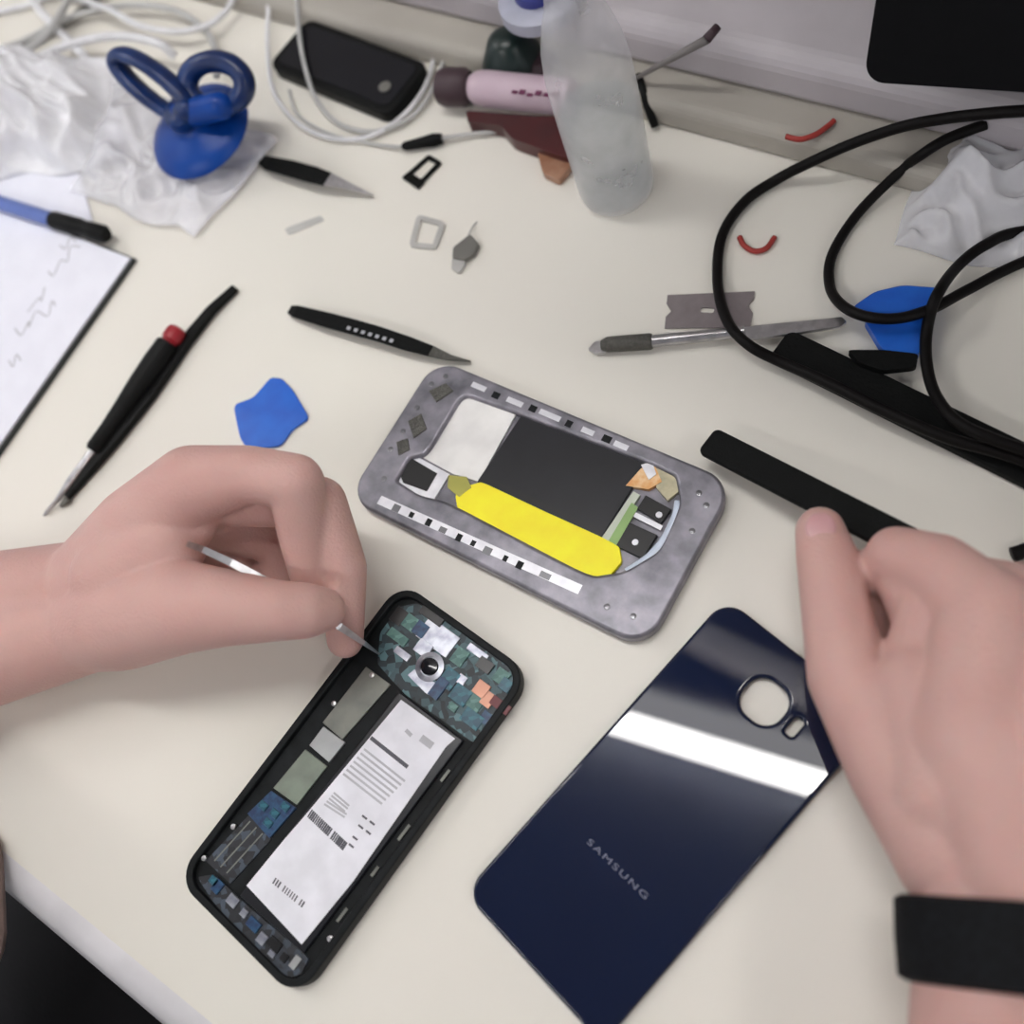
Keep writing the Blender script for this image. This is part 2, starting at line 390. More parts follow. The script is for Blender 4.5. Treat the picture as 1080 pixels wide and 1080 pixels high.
link('trousers', remesh(tr, .009, 4), 'trouser', person, smooth=True)
for s in (-1, 1):
    MB().capsule(W(tc+.14*s-(.14 if s < 0 else 0), -.15, -.707), .04, W(tc+.15*s-(.14 if s < 0 else 0), -.02, -.712), .034).build('shoe', 'rubber', person, smooth=True)
hr = MB().capsule(W(tc, -.392, .515), .094, W(tc, -.385, .50), .092); link('hair', remesh(hr, .006, 3), 'hair', person, smooth=True)
for s in (-1, 1):
    MB().lathe([(.001, 0), (.011, .002), (.011, .006), (.001, .009)], W(tc+.032*s, -.292, .50), V((0, 1, -.2)), 12).build('eye', 'labelwhite', person, smooth=True)
MB().capsule(W(tc-.022, -.283, .415), .005, W(tc+.022, -.283, .415), .005).build('mouth', 'redcap', person, smooth=True)
def nail(c, along, up, L=.0115, Wd=.0092, bulge=.0016):
    along = along.normalized(); up = (up-along*up.dot(along)).normalized(); s_ = along.cross(up)
    mb = MB(); bmesh.ops.create_icosphere(mb.bm, subdivisions=3, radius=1)
    m = Matrix((along*L/2, s_*Wd/2, up*bulge)).transposed().to_4x4(); m.translation = c
    bmesh.ops.transform(mb.bm, matrix=m, verts=mb.bm.verts)
    return mb.build('fingernail', 'nail', person, smooth=True)
a, b = p(320, 644, .048), p(344, 643, .041); nail(b+V((0, 0, .0082))+(b-a).normalized()*.001, b-a, V((-.15, .35, 1)))
a, b = p(873, 600, .031), p(866, 566, .029); nail(b+V((-.0004, 0, .0092)), b-a, V((-.1, 0, 1)), .0125, .0110)

# wristband
def oval_band(name, c, axis, rx, rz, wid, th, m, parent=None, seg=48):
    ax = axis.normalized(); sx = V((-ax.y, ax.x, 0)).normalized(); up = sx.cross(ax).normalized()
    if up.z < 0: up = -up
    mb = MB(); rows = []
    prof = [(0, -wid/2), (th, -wid/2+.0012), (th*1.15, 0), (th, wid/2-.0012), (0, wid/2)]
    for r_, h_ in prof:
        rows.append([mb.bm.verts.new(c+ax*h_+sx*math.cos(t)*(rx+r_)+up*math.sin(t)*(rz+r_)) for t in [2*PI*k/seg for k in range(seg)]])
    n = len(rows)
    for i in range(n):
        for k in range(seg): mb.bm.faces.new((rows[i][k], rows[i][(k+1) % seg], rows[(i+1) % n][(k+1) % seg], rows[(i+1) % n][k]))
    return mb.build(name, m, parent, smooth=math.radians(50))
axd = (RE-RW)
tag(oval_band('wristband', RW+(RE-RW).normalized()*.0035, (RE-RW).normalized()+V((.07, 0, 0)), .0338, .0252, .0240, .0022, 'band'), 'wide black woven wristband around the right wrist', 'wristband')

# chair
ch = thing('office_chair', 'taupe vinyl office chair drawn up to the desk front, one armrest touching the edge', 'chair', (tc, -.45, 0))
MB().box(V((tc, -.44, .395)), (.46, .46, .06)).build('seat', 'taupe', ch, bevel=.02)
MB().box(V((tc, -.70, .78)), (.42, .05, .5)).build('backrest', 'taupe', ch, bevel=.02)
MB().box(V((tc, -.69, .47)), (.06, .02, .2)).build('back_strut', 'blackplastic', ch, bevel=.004)
MB().tube([V((tc, -.44, .08)), V((tc, -.44, .37))], .025, 16).build('column', 'blackplastic', ch, smooth=math.radians(40))
for k in range(5):
    a = 2*PI*k/5+.3; e = V((tc+.27*math.cos(a), -.44+.27*math.sin(a), .07))
    f_ = MB().tube([V((tc, -.44, .09)), e], [.022, .015], 10).build('foot', 'blackplastic', ch, smooth=math.radians(40))
    MB().lathe([(.001, -.012), (.024, -.012), (.028, 0), (.024, .012), (.001, .012)], V((e.x, e.y, .029)), V((-math.sin(a), math.cos(a), 0)), 18).build('castor', 'rubber', f_, smooth=math.radians(40))
A0 = PX(-45, 925, .012); 
pad = [W(-.325, -.135, 0), W(-.3055, -.1345, 0), W(-.268, -.170, 0), W(-.278, -.30, 0), W(-.300, -.42, 0), W(-.372, -.42, 0), W(-.352, -.28, 0), W(-.345, -.16, 0)]
MB().prism(soften(pad, .25, 4), .0015, .012).build('armrest', 'taupe', ch, bevel=.006, smooth=math.radians(50))
MB().box(V((tc+.26, -.40, DZ-.01)), (.06, .25, .025)).build('armrest', 'taupe', ch, bevel=.008)
for xx in (-.352, tc+.26): MB().box(V((xx, -.395, .58)), (.03, .04, .33)).build('arm_post', 'blackplastic', ch, bevel=.004)

# ------------------------------------------------------------------ phone being repaired
A1 = math.radians(83.3); C1 = V((-.1765, -.0340, 0)); L1, W1 = .1490, .0708
ph = thing('smartphone', 'opened black phone with white battery label, nearest the desk front, its parts exposed', 'smartphone', W(C1.x, C1.y, 0))
out1 = rrect(C1, A1, L1, W1, .0105)
link('frame', plate([out1, rrect(C1, A1, L1-.0034, W1-.0034, .0092)], .0004, .0076, .0007), 'rim', ph, smooth=math.radians(45)).data.materials[0] = M['darkmid']
link('midframe', plate([rrect(C1, A1, L1-.004, W1-.004, .009)], .0006, .0050), 'darkmid', ph)
Z = .0062
board = flatpart('main_board', 'pcb', ph, [(401, 667), (421, 640), (441, 636), (546, 708), (543, 724), (500, 784), (470, 762), (428, 733), (412, 716), (398, 700)], .005, Z, rnd=.12)
def chip(m, x, y, w_, h_, z=Z, dz=.0007, par=None, name='component', ang=None, lab=None):
    a = A1 if ang is None else ang; c = PX(x, y, z)
    o = MB().box(V((c.x, c.y, DZ+z+dz/2)), (w_, h_, dz), a).build(name, m, par or board, bevel=.0001)
    if lab: o['label'] = lab
    return o
for m, x, y, a_, b_ in (('chip_black', 421, 650, .007, .006), ('chip_green', 432, 656, .006, .008), ('chip_blue', 444, 664, .006, .006), ('chip_silver', 462, 672, .010, .017), ('chip_silver', 447, 684, .006, .007),
                        ('chip_green', 485, 693, .007, .006), ('chip_teal', 474, 716, .008, .007), ('chip_blue', 463, 726, .009, .005), ('chip_silver', 487, 717, .004, .004), ('chip_teal', 486, 733, .007, .008),
                        ('chip_green', 500, 740, .006, .008), ('chip_teal', 498, 758, .006, .009), ('chip_copper', 508, 727, .006, .006), ('chip_black', 512, 702, .005, .007), ('chip_silver', 504, 688, .003, .010),
                        ('chip_copper', 515, 738, .006, .005), ('chip_green', 529, 714, .006, .006), ('chip_teal', 534, 723, .005, .005), ('chip_red', 528, 744, .004, .009), ('chip_green', 420, 672, .004, .010),
                        ('chip_black', 456, 650, .004, .012), ('chip_blue', 512, 757, .005, .004), ('chip_silver', 425, 690, .003, .008), ('chip_green', 478, 746, .003, .004)):
    chip(m, x, y, a_, b_, dz=random.uniform(.0005, .0012))
c = PX(453, 703, .0075)
cm = MB().lathe([(.0058, 0), (.0062, .0010), (.0042, .0014), (.0040, .0006)], V((c.x, c.y, DZ+.0064)), seg=28).build('camera_module', 'chip_silver', ph, smooth=math.radians(40)); cm['label'] = 'silver-ringed rear camera'
MB().lathe([(.0038, 0), (.0036, .0016), (.001, .0020)], V((c.x, c.y, DZ+.0066)), seg=24).build('lens', 'phoneglass', cm, smooth=math.radians(40))
flatpart('bracket', 'chip_silver', ph, [(430, 712), (437, 706), (462, 722), (457, 735), (449, 731)], .0062, .0070)
# battery and its label
bt = flatpart('battery', 'blacksheet', ph, [(421, 729), (489, 781), (320, 1006), (252, 945)], .005, .0066, bevel=.0006)
lb = flatpart('label', 'labelwhite', bt, [(423, 738), (480, 779), (470, 788), (372, 930), (318, 996), (260, 934), (300, 885), (320, 862)], .0066, .0069); lb['label'] = 'white battery label'
def bar(mb, x0, y0, x1, y1, w_, z=.0069):
    a, b = PX(x0, y0, z), PX(x1, y1, z); d_ = (b-a).normalized(); n_ = V((-d_.y, d_.x, 0))*w_/2
    mb.prism([a-n_, b-n_, b+n_, a+n_], z, z+.00006)
ink = MB(); pale = MB(); bar(ink, 391, 778, 430, 809, .0016); ink.build('heading', 'ink', lb); ink = MB()
for k in range(7):
    t = k/6; bar(pale, 384-22*t, 790+26*t, 427-24*t, 824+24*t, .0009)
pale.build('text_block', 'lightink', lb); pale = MB()
for k in range(22):                                                  # bar code
    t = k/22; x, y = 327+38*t, 858+36*t
    if random.random() < .8: bar(ink, x+2.5, y-4, x-2.5, y+4, .0006+.0004*random.random())
ink.build('barcode', 'ink', lb); ink = MB()
for k in range(16):
    t = k/16; x, y = 287+40*t, 927+33*t
    if random.random() < .8: bar(ink, x+1.8, y-3, x-1.8, y+3, .0005+.0003*random.random())
ink.build('barcode', 'ink', lb); ink = MB()
for k in range(5):
    t = k/4; bar(pale, 352-10*t, 836+12*t, 370-10*t+random.uniform(-4, 4), 850+12*t, .0008)
for (x, y) in ((384, 862), (392, 868), (380, 872), (388, 878), (374, 884), (370, 892)):
    bar(ink, x-2, y-2, x+3, y+2, .0008)
pale.build('text_block', 'lightink', lb); pale = MB(); bar(pale, 444, 778, 456, 787, .003); bar(pale, 428, 770, 434, 776, .0016)
ink.build('symbols', 'ink', lb); pale.build('symbols', 'lightink', lb)
# inner rail of plates left of the battery
flatpart('shield_plate', 'brushed', ph, [(340, 762), (386, 703), (412, 722), (361, 780)], .005, .0061, bevel=.0002)
flatpart('shield_plate', 'brushedlight', ph, [(326, 786), (341, 766), (364, 783), (347, 804)], .005, .0063, bevel=.0002)
flatpart('shield_plate', 'brushedgreen', ph, [(288, 831), (322, 790), (345, 808), (313, 849)], .005, .0061, bevel=.0002)
sb = flatpart('connector_board', 'chip_blue', ph, [(261, 858), (286, 834), (312, 852), (284, 884)], .005, .0059)
for x, y in ((278, 850), (290, 858), (283, 868), (301, 851)): chip('chip_teal', x, y, .003, .004, .0059, .0006, sb)
fl = flatpart('flex_ribbon', 'pcbdark', ph, [(217, 908), (262, 860), (287, 884), (243, 932)], .005, .0056)
for k in range(3):
    mb = MB(); t = k/2; bar(mb, 226+13*t, 908+13*t, 264+13*t, 866+13*t, .0006, .0057); mb.build('trace', 'brushed', fl)
lbrd = flatpart('charging_board', 'pcbdark', ph, [(208, 925), (226, 922), (262, 956), (326, 1010), (318, 1027), (304, 1031), (285, 1018), (225, 952)], .005, .0060, rnd=.15)
for m, x, y, a_, b_ in (('chip_blue', 230, 935, .005, .004), ('chip_silver', 246, 950, .004, .005), ('chip_teal', 226, 929, .003, .004), ('chip_blue', 268, 975, .004, .006), ('chip_silver', 277, 990, .004, .004), ('chip_black', 290, 996, .004, .006), ('brushedlight', 312, 1015, .005, .003), ('chip_silver', 258, 963, .003, .003), ('chip_black', 300, 1010, .003, .003), ('chip_silver', 287, 1006, .002, .003)):
    chip(m, x, y, a_, b_, .0060, .0008, lbrd)
for x, y in ((392, 712), (352, 742), (246, 872), (215, 905), (348, 990), (530, 742), (425, 646)):
    c = PX(x, y, .0062); MB().lathe([(.0011, -.0012), (.0011, .0003), (.0005, .0004)], c, seg=12).build('screw', 'steel', ph, smooth=math.radians(40))
for x, y, l_ in ((474, 812, 12), (432, 870, 16), (399, 914, 10), (366, 958, 14)):
    mb = MB(); bar(mb, x, y, x-l_*.75, y+l_, .0012, .0060); mb.build('side_clip', 'brushed', ph)

# ------------------------------------------------------------------ silver frame of the second phone
A2 = math.radians(-.2); C2 = V((-.1722, .1052, 0)); L2, W2 = .1500, .0752
fr = thing('phone_chassis', 'grey metal phone frame with yellow film and black sheet, lying in the middle', 'phone frame', W(C2.x, C2.y, 0))
out2 = rrect(C2, A2, L2, W2, .0115)
win = px([(487, 412), (547, 433), (690, 487), (716, 500), (722, 530), (698, 583), (660, 606), (622, 612), (470, 532), (440, 525), (414, 508), (430, 480), (448, 477)], .0075)
link('frame', plate([out2, [V((q.x, q.y, 0)) for q in soften(win, .2, 4)]], .0006, .0078, .0016), 'silver', fr, smooth=math.radians(45), wn=True)
link('rim', plate([rrect(C2, A2, L2+.0006, W2+.0006, .0118), rrect(C2, A2, L2-.0022, W2-.0022, .0104)], .0028, .0056, .0006), 'rim', fr, smooth=math.radians(45))
link('inner_tray', plate([rrect(C2, A2, L2-.012, W2-.010, .008)], .0008, .0044), 'silver', fr)
flatpart('white_film', 'whitefilm', fr, [(491, 411), (546, 433), (505, 508), (478, 500), (445, 482)], .0044, .0056)
flatpart('black_sheet', 'blacksheet', fr, [(551, 436), (578, 440), (682, 486), (678, 497), (634, 567), (503, 508)], .0044, .0062, bevel=.0003)
ys = flatpart('yellow_film', 'yellow', fr, [(493, 512), (508, 508), (572, 538), (634, 566), (653, 576), (656, 592), (641, 610), (608, 610), (560, 588), (508, 560), (482, 535), (480, 522)], .0044, .0066, bevel=.0003, rnd=.15)
flatpart('tab', 'olive', ys, [(473, 501), (492, 503), (497, 514), (484, 524), (472, 514)], .0056, .0068)
flatpart('copper_flex', 'orange', fr, [(676, 494), (690, 489), (698, 508), (684, 516), (660, 512)], .0044, .0066)
flatpart('flex_connector', 'gold', fr, [(692, 488), (712, 496), (716, 518), (704, 528), (692, 514)], .0044, .0064)
flatpart('film_tab', 'foil', fr, [(676, 490), (688, 487), (692, 500), (684, 506)], .0062, .0070)
flatpart('side_strip', 'palegreen', fr, [(634, 568), (668, 518), (675, 522), (641, 575)], .0044, .0064)
flatpart('side_strip', 'green', fr, [(642, 570), (666, 530), (673, 535), (650, 575)], .0060, .0067)
for q_, dt in (([(672, 536), (681, 522), (708, 537), (697, 552)], (695, 543)), ([(649, 575), (664, 551), (693, 564), (678, 589)], (670, 572))):
    s_ = flatpart('antenna_pad', 'chip_black', fr, q_, .0044, .0066, bevel=.0002)
    c = PX(*dt, .0066); MB().lathe([(.0014, 0), (.0013, .0003)], c, seg=14).build('contact', 'foil', s_)
mb = MB(); bar(mb, 668, 542, 698, 557, .0022, .0062); mb.build('divider', 'foil', fr)
arc = spline(px([(714, 528), (712, 545), (700, 570), (683, 588), (660, 602)], .0068), 6)
MB().tube(arc, [.0010+.0009*math.sin(PI*min(1, i/(len(arc)-1)*1.0)) for i in range(len(arc))], 8, .5).build('trim_arc', 'cyanedge', fr, smooth=True)
cq = flatpart('camera_well', 'foil', fr, [(414, 488), (433, 478), (474, 500), (457, 528), (420, 512)], .0044, .0058)
flatpart('camera_hole', 'chip_black', cq, [(418, 492), (430, 489), (434, 483), (461, 499), (450, 518), (425, 509)], .0050, .0062, bevel=.0003)
# bright bars and cut-outs along the near side wall
sw = MB()
bar(sw, 400, 527, 612, 622, .0042, .0079); sw.build('side_wall', 'foil', fr)
for i, (x, y, l_) in enumerate(((418, 536, 8), (434, 543, 5), (452, 551, 6), (467, 559, 8), (484, 567, 6), (499, 573, 5), (514, 581, 9), (533, 589, 5), (548, 596, 7), (575, 607, 12))):
    mb = MB(); bar(mb, x-l_*.45, y-l_*.2, x+l_*.45, y+l_*.2, .0026 if i % 2 else .0034, .00796); mb.build('cutout', 'darkmid' if i % 3 else 'rim', fr)
for x, y, l_ in ((505, 408, 16), (543, 424, 18), (580, 438, 24), (620, 455, 14), (655, 470, 16)):
    mb = MB(); bar(mb, x-l_*.45, y-l_*.19, x+l_*.45, y+l_*.19, .0026, .0079); mb.build('side_pad', 'foil', fr)
for x, y, l_ in ((523, 417, 8), (562, 431, 8), (600, 447, 7), (640, 463, 10)):
    mb = MB(); bar(mb, x-l_*.45, y-l_*.19, x+l_*.45, y+l_*.19, .0032, .0079); mb.build('side_clip', 'darkmid', fr)
for x, y in ((455, 405), (470, 397), (440, 430), (425, 455), (412, 474), (405, 505), (737, 520), (745, 533), (668, 650), (640, 640), (730, 560)):
    c = PX(x, y, .0078); MB().lathe([(.0013, -.0008), (.0013, .0002), (.0006, .0003)], c, seg=12).build('screw', 'rim', fr, smooth=math.radians(40))
for q_ in ([(452, 412), (470, 404), (478, 412), (460, 424)], [(430, 444), (444, 436), (450, 452), (436, 462)], [(418, 466), (430, 462), (432, 474), (420, 480)]):
    flatpart('antenna_block', 'darksteel', fr, q_, .0076, .0083, bevel=.0002)

# ------------------------------------------------------------------ blue back cover
A3 = math.radians(76.4); C3 = V((-.0612, .0172, 0)); L3, W3 = .1520, .0722
hc = PX(806, 739, .0045); sl = PX(838, 766, .0045)
hole = rrect(hc, A3, .0195, .0200, .0085); slit = rrect(sl, A3, .0105, .0068, .0028)
cv = thing('phone_back_cover', 'glossy navy blue glass back cover with a camera hole, below the right hand', 'phone back cover', W(C3.x, C3.y, 0))
b3 = .0015
o3 = rrect(C3, A3, L3-2*b3, W3-2*b3, .0080, 10)
link('glass_panel', plate([o3, hole, slit], .0008, .0008+2*b3, b3), 'glassblue', cv, smooth=math.radians(60), wn=True)
link('edge_liner', plate([rrect(C3, A3, L3-.003, W3-.003, .0098), rrect(C3, A3, L3-.008, W3-.008, .0078)], .0002, .0012), 'blackplastic', cv)
fc = bpy.data.curves.new('t', 'FONT'); fc.body = 'SAMSUNG'; fc.size = .0052; fc.extrude = .00004; fc.align_x = 'CENTER'; fc.align_y = 'CENTER'; fc.space_character = 1.25
fo = bpy.data.objects.new('t', fc); COL.objects.link(fo); tm = cut(fo); bpy.data.objects.remove(fo)
tpos = PX(650, 916, .0058); a_, b_ = PX(620, 887, .0058), PX(682, 947, .0058); ta = math.atan2((b_-a_).y, (b_-a_).x)
tw = max(v.co.x for v in tm.vertices)-min(v.co.x for v in tm.vertices)
tm.transform(Matrix.Translation((tpos.x, tpos.y, DZ+.0008+2*b3+.00005)) @ Matrix.Rotation(ta, 4, 'Z') @ Matrix.Diagonal(((b_-a_).length/tw, .62, 1, 1)))
link('logo', tm, 'logo', cv)

# ------------------------------------------------------------------ flat bars and tools
def barthing(name, label, cat, x0, y0, x1, y1, wid, th, z, m, z1=None):
    a, b = PX(x0, y0, z+th), PX(x1, y1, (z1 if z1 is not None else z)+th); d_ = b-a; L = d_.length; u = d_.normalized(); n_ = V((-u.y, u.x, 0)).normalized()
    up = u.cross(n_).normalized(); 
    if up.z < 0: up = -up
    o2 = rrect(V((0, 0, 0)), 0, L, wid, .0028, 5)
    mb = MB(); c_ = (a+b)/2
    A = [mb.bm.verts.new(c_+u*q.x+n_*q.y-up*th) for q in o2]; B = [mb.bm.verts.new(c_+u*q.x+n_*q.y) for q in o2]; n = len(o2)
    mb.bm.faces.new(A); mb.bm.faces.new(list(reversed(B)))
    for i in range(n): mb.bm.faces.new((A[i], A[(i+1) % n], B[(i+1) % n], B[i]))
    return tag(mb.build(name, m, None, bevel=.0008, smooth=math.radians(50)), label, cat)
barthing('spudger', 'flat black plastic bar held between thumb and finger of the right hand', 'spudger', 745, 463, 968, 577, .0130, .0032, .010, 'blackmatte', .024)
barthing('spudger', 'long flat black plastic bar lying under the loops of black cable at right', 'spudger', 822, 361, 1200, 546, .0158, .0050, .0005, 'blackmatte')

# tweezers helper: two flat blades over each other, joined at the tail
def tweezers(label, path, wid, tipn, mbody='blackmatte', mtip='darksteel', z=.0006, gap=.006, zs=None, th=.0011):
    """path: photo points from tail to tip; wid: widths; tipn: index where the bare tip begins"""
    root = thing('tweezers', label, 'tweezers', PX(*path[0], z))
    for k in (0, 1):
        def zz(i):
            t = i/(len(path)-1); g = gap*math.sin(PI*min(1, t*1.02+.0))*k; base = (zs[0]+(zs[1]-zs[0])*t) if zs else z
            return base+g+(th+.0001)*k
        for nm, lo, hi, m in (('arm', 0, tipn, mbody), ('tip', tipn, len(path)-1, mtip)):
            mb = MB(); rows = []
            for i in range(lo, hi+1):
                c_ = PX(*path[i], zz(i)); d_ = PX(*path[min(i+1, len(path)-1)], zz(i))-PX(*path[max(i-1, 0)], zz(i)); n_ = V((-d_.y, d_.x, 0)).normalized()*wid[i]/2
                up = V((0, 0, th)); rows.append([mb.bm.verts.new(c_-n_), mb.bm.verts.new(c_+n_), mb.bm.verts.new(c_+n_+up), mb.bm.verts.new(c_-n_+up)])
            for i in range(len(rows)-1):
                for j in range(4): mb.bm.faces.new((rows[i][j], rows[i][(j+1) % 4], rows[i+1][(j+1) % 4], rows[i+1][j]))
            mb.bm.faces.new(rows[0]); mb.bm.faces.new(list(reversed(rows[-1])))
            mb.build(nm, m, root, bevel=.0003)
    return root
tw1 = tweezers('black coated tweezers with fine tips pointing at the grey phone frame', [(306, 327), (312, 329), (345, 338), (375, 346), (400, 353), (430, 363), (455, 371), (475, 378), (497, 382)],
         [.0045, .0068, .0082, .0082, .0078, .0074, .0058, .0030, .0006], 6)
mk = MB()
for k in range(7): bar(mk, 366+k*7.5, 345.5+k*2.2, 369.5+k*7.5, 346.6+k*2.2, .0018, .0094)
mk.build('marking', 'lightink', tw1)
tweezers('small black tweezers half hidden under the clear plastic bag by the blue suction cup', [(276, 169), (284, 173), (305, 178), (330, 185), (346, 190), (362, 195), (378, 201), (394, 207)],
         [.006, .0088, .0100, .0100, .0085, .0050, .0028, .0006], 4, z=.0012, mtip='steel')
tweezers('thin steel tweezers gripped by the left hand, tips inside the opened phone', [(198, 574), (215, 580), (245, 594), (280, 613), (325, 640), (360, 662), (385, 679), (400, 690)],
         [.0022, .0026, .0030, .0034, .0034, .0030, .0020, .0007], 5, mbody='steel', mtip='steel', zs=(.083, .0085), gap=.0022, th=.0007)
# long black stick by the screwdriver
sp = thing('plastic_pry_stick', 'slim black pry stick lying along the right side of the screwdriver', 'pry stick', PX(160, 415, 0))
pts = [(250, 305), (225, 330), (199, 362), (160, 418), (125, 462), (100, 492), (72, 526)]
w_ = [.0046, .0050, .0066, .0078, .0078, .0070, .0040]
mb = MB(); rows = []
for i, q in enumerate(pts):
    c_ = PX(*q, .001); d_ = PX(*pts[min(i+1, 6)], .001)-PX(*pts[max(i-1, 0)], .001); n_ = V((-d_.y, d_.x, 0)).normalized()*w_[i]/2; up = V((0, 0, .0042 if 0 < i < 6 else .0028))
    rows.append([mb.bm.verts.new(c_-n_), mb.bm.verts.new(c_+n_), mb.bm.verts.new(c_+n_+up), mb.bm.verts.new(c_-n_+up)])
for i in range(6):
    for j in range(4): mb.bm.faces.new((rows[i][j], rows[i][(j+1) % 4], rows[i+1][(j+1) % 4], rows[i+1][j]))
mb.bm.faces.new(rows[0]); mb.bm.faces.new(list(reversed(rows[-1]))); mb.build('shaft', 'blackplastic', sp, bevel=.0008)
c_ = PX(72, 526, .003); e_ = PX(64, 534, .002)
MB().tube([c_, e_], [.0022, .0010], 10).build('tip', 'greyplastic', sp, smooth=True)
# screwdriver
sd = thing('screwdriver', 'black handled precision screwdriver with a red swivel cap and thin steel shaft', 'screwdriver', PX(150, 420, 0))
a, b = PX(178, 362, .0068), PX(98, 476, .0050); L = (b-a).length; ax = (b-a).normalized()
MB().lathe([(.0050, 0), (.0062, .001), (.0064, .012), (.0060, .025), (.0050, .040), (.0044, L*.8), (.0045, L-.002), (.0036, L)], a, ax, 12).build('handle', 'blackplastic', sd, smooth=math.radians(35))
ca = a-ax*.0095; MB().lathe([(.0030, 0), (.0046, .0010), (.0052, .003), (.0052, .0075), (.0040, .0088), (.0040, .0098)], ca, ax, 20).build('swivel_cap', 'redcap', sd, smooth=math.radians(35))['label'] = 'red swivel cap'
e = PX(60, 528, .0035); MB().lathe([(.0022, 0), (.0022, (e-b).length*.6), (.0013, (e-b).length)], b, e-b, 14).build('shaft', 'steel', sd, smooth=math.radians(35))
g = PX(46, 544, .0015); MB().lathe([(.0012, 0), (.0010, (g-e).length*.8), (.0004, (g-e).length)], e, g-e, 10).build('tip', 'steel', sd, smooth=math.radians(35))
# blue pick
tag(link('opening_pick', plate([[V((q.x, q.y, 0)) for q in soften(px([(247, 428), (268, 420), (286, 399), (297, 400), (308, 411), (326, 441), (308, 453), (296, 470), (262, 474), (254, 462)], .0012), .22)]], .0004, .0018, .0003), 'bluepick', None, smooth=math.radians(45)),
    'bright blue plastic opening pick lying just above the left hand', 'opening pick')
# scraper / metal spudger
ms = thing('metal_scraper', 'double ended steel scraper with a knurled grey grip, lying beside the razor blade', 'scraper', PX(700, 356, 0))
g0, g1 = PX(634, 364, .0040), PX(688, 360, .0042); lg = (g1-g0).length
MB().lathe([(.0022, 0), (.0036, .003), (.0038, lg-.001), (.0033, lg)], g0, g1-g0, 16).build('grip', 'darksteel', ms, smooth=math.radians(35))
MB().prism(soften(px([(620, 368), (627, 360), (640, 358), (640, 371), (628, 373)], .003), .2), .0012, .0030).build('tip', 'steel', ms, bevel=.0003)
s1 = PX(785, 350, .0048); MB().tube([g1, g1.lerp(s1, .5), s1], [.0028, .0026, .0026], 12).build('shaft', 'steel', ms, smooth=math.radians(35))
MB().prism(soften(px([(776, 345), (800, 342), (870, 335), (888, 333), (893, 338), (886, 344), (800, 356), (776, 357)], .006), .15), .0035, .0055).build('blade', 'steel', ms, bevel=.0004)
# razor blade
bl = [(704, 311), (796, 307), (795, 315), (789, 322), (794, 330), (791, 345), (701, 346), (702, 334), (708, 328), (703, 320)]
hb = rrect(PX(746, 327, .001), .3, .006, .0026, .001)
tag(link('razor_blade', plate([[V((q.x, q.y, 0)) for q in px(bl, .0010)], hb], .0003, .0009), 'blade', None), 'single edge razor blade with a slot, under the black cable beside the scraper', 'razor blade')
# blue folded pick with black piece at right
bs = thing('suction_tool', 'blue plastic suction tool with a black foot, beside the black cable at right', 'suction tool', PX(945, 345, 0))
MB().prism(soften(px([(899, 323), (922, 307), (952, 300), (994, 303), (990, 318), (976, 330), (940, 336), (912, 334)], .012), .22), .0075, .0120).build('upper_flap', 'bluepick', bs, bevel=.0012, smooth=math.radians(50))
MB().prism(soften(px([(911, 334), (940, 338), (978, 330), (976, 350), (969, 373), (932, 369)], .009), .16), .0030, .0080).build('body', 'bluepick', bs, bevel=.0010, smooth=math.radians(50))
MB().prism(soften(px([(893, 372), (930, 372), (968, 376), (966, 390), (930, 394), (905, 385)], .007), .2), .0058, .0095).build('foot', 'blackmatte', bs, bevel=.0008)['label'] = 'black rubber foot'
MB().prism(soften(px([(930, 360), (968, 362), (966, 385), (932, 382)], .006), .2), .0003, .0060).build('stem', 'blueshaft', bs, bevel=.0006)

# ------------------------------------------------------------------ black cables
def cable(name, label, pts, r, m='rubber', group=None, cat='cable', seg=10, n=8):
    return tag(MB().tube(spline([PX(*q) for q in pts], n), r, seg).build(name, m, None, smooth=True), label, cat, group)
cable('cable', 'black cable making the widest loop, lying over the razor blade and the long bar',
      [(1200, 112, .046), (1080, 117, .0450), (1030, 121, .0420), (990, 126, .0370), (950, 134, .0300), (900, 151, .0200), (855, 171, .012), (820, 189, .004), (785, 213, .003), (761, 250, .003), (757, 300, .004), (768, 340, .0085), (790, 364, .011), (822, 381, .0075), (870, 402, .010), (930, 432, .011), (1000, 462, .011), (1080, 486, .011), (1200, 540, .010)], .0024)
cable('cable', 'black cable bending round the blue suction tool, second loop from the left',
      [(1040, 131, .0250), (1000, 146, .0230), (972, 163, .0180), (950, 180, .009), (905, 225, .003), (878, 268, .003), (875, 300, .004), (886, 320, .010), (910, 333, .0150), (945, 336, .0155), (982, 326, .013), (1020, 306, .006), (1080, 276, .003), (1180, 240, .003)], .0023)
cable('cable', 'black cable forming the small right loop that drops onto the long black bar',
      [(1200, 235, .003), (1080, 244, .0045), (1040, 258, .006), (1010, 281, .009), (988, 312, .0178), (978, 345, .010), (977, 380, .009), (986, 415, .011), (1010, 445, .0165), (1050, 464, .0170), (1090, 478, .016), (1200, 520, .012)], .0024)
cable('cable', 'short black cable end showing at the right edge above the right hand', [(1068, 585, .003), (1078, 582, .003), (1090, 578, .003), (1160, 560, .003)], .0030)

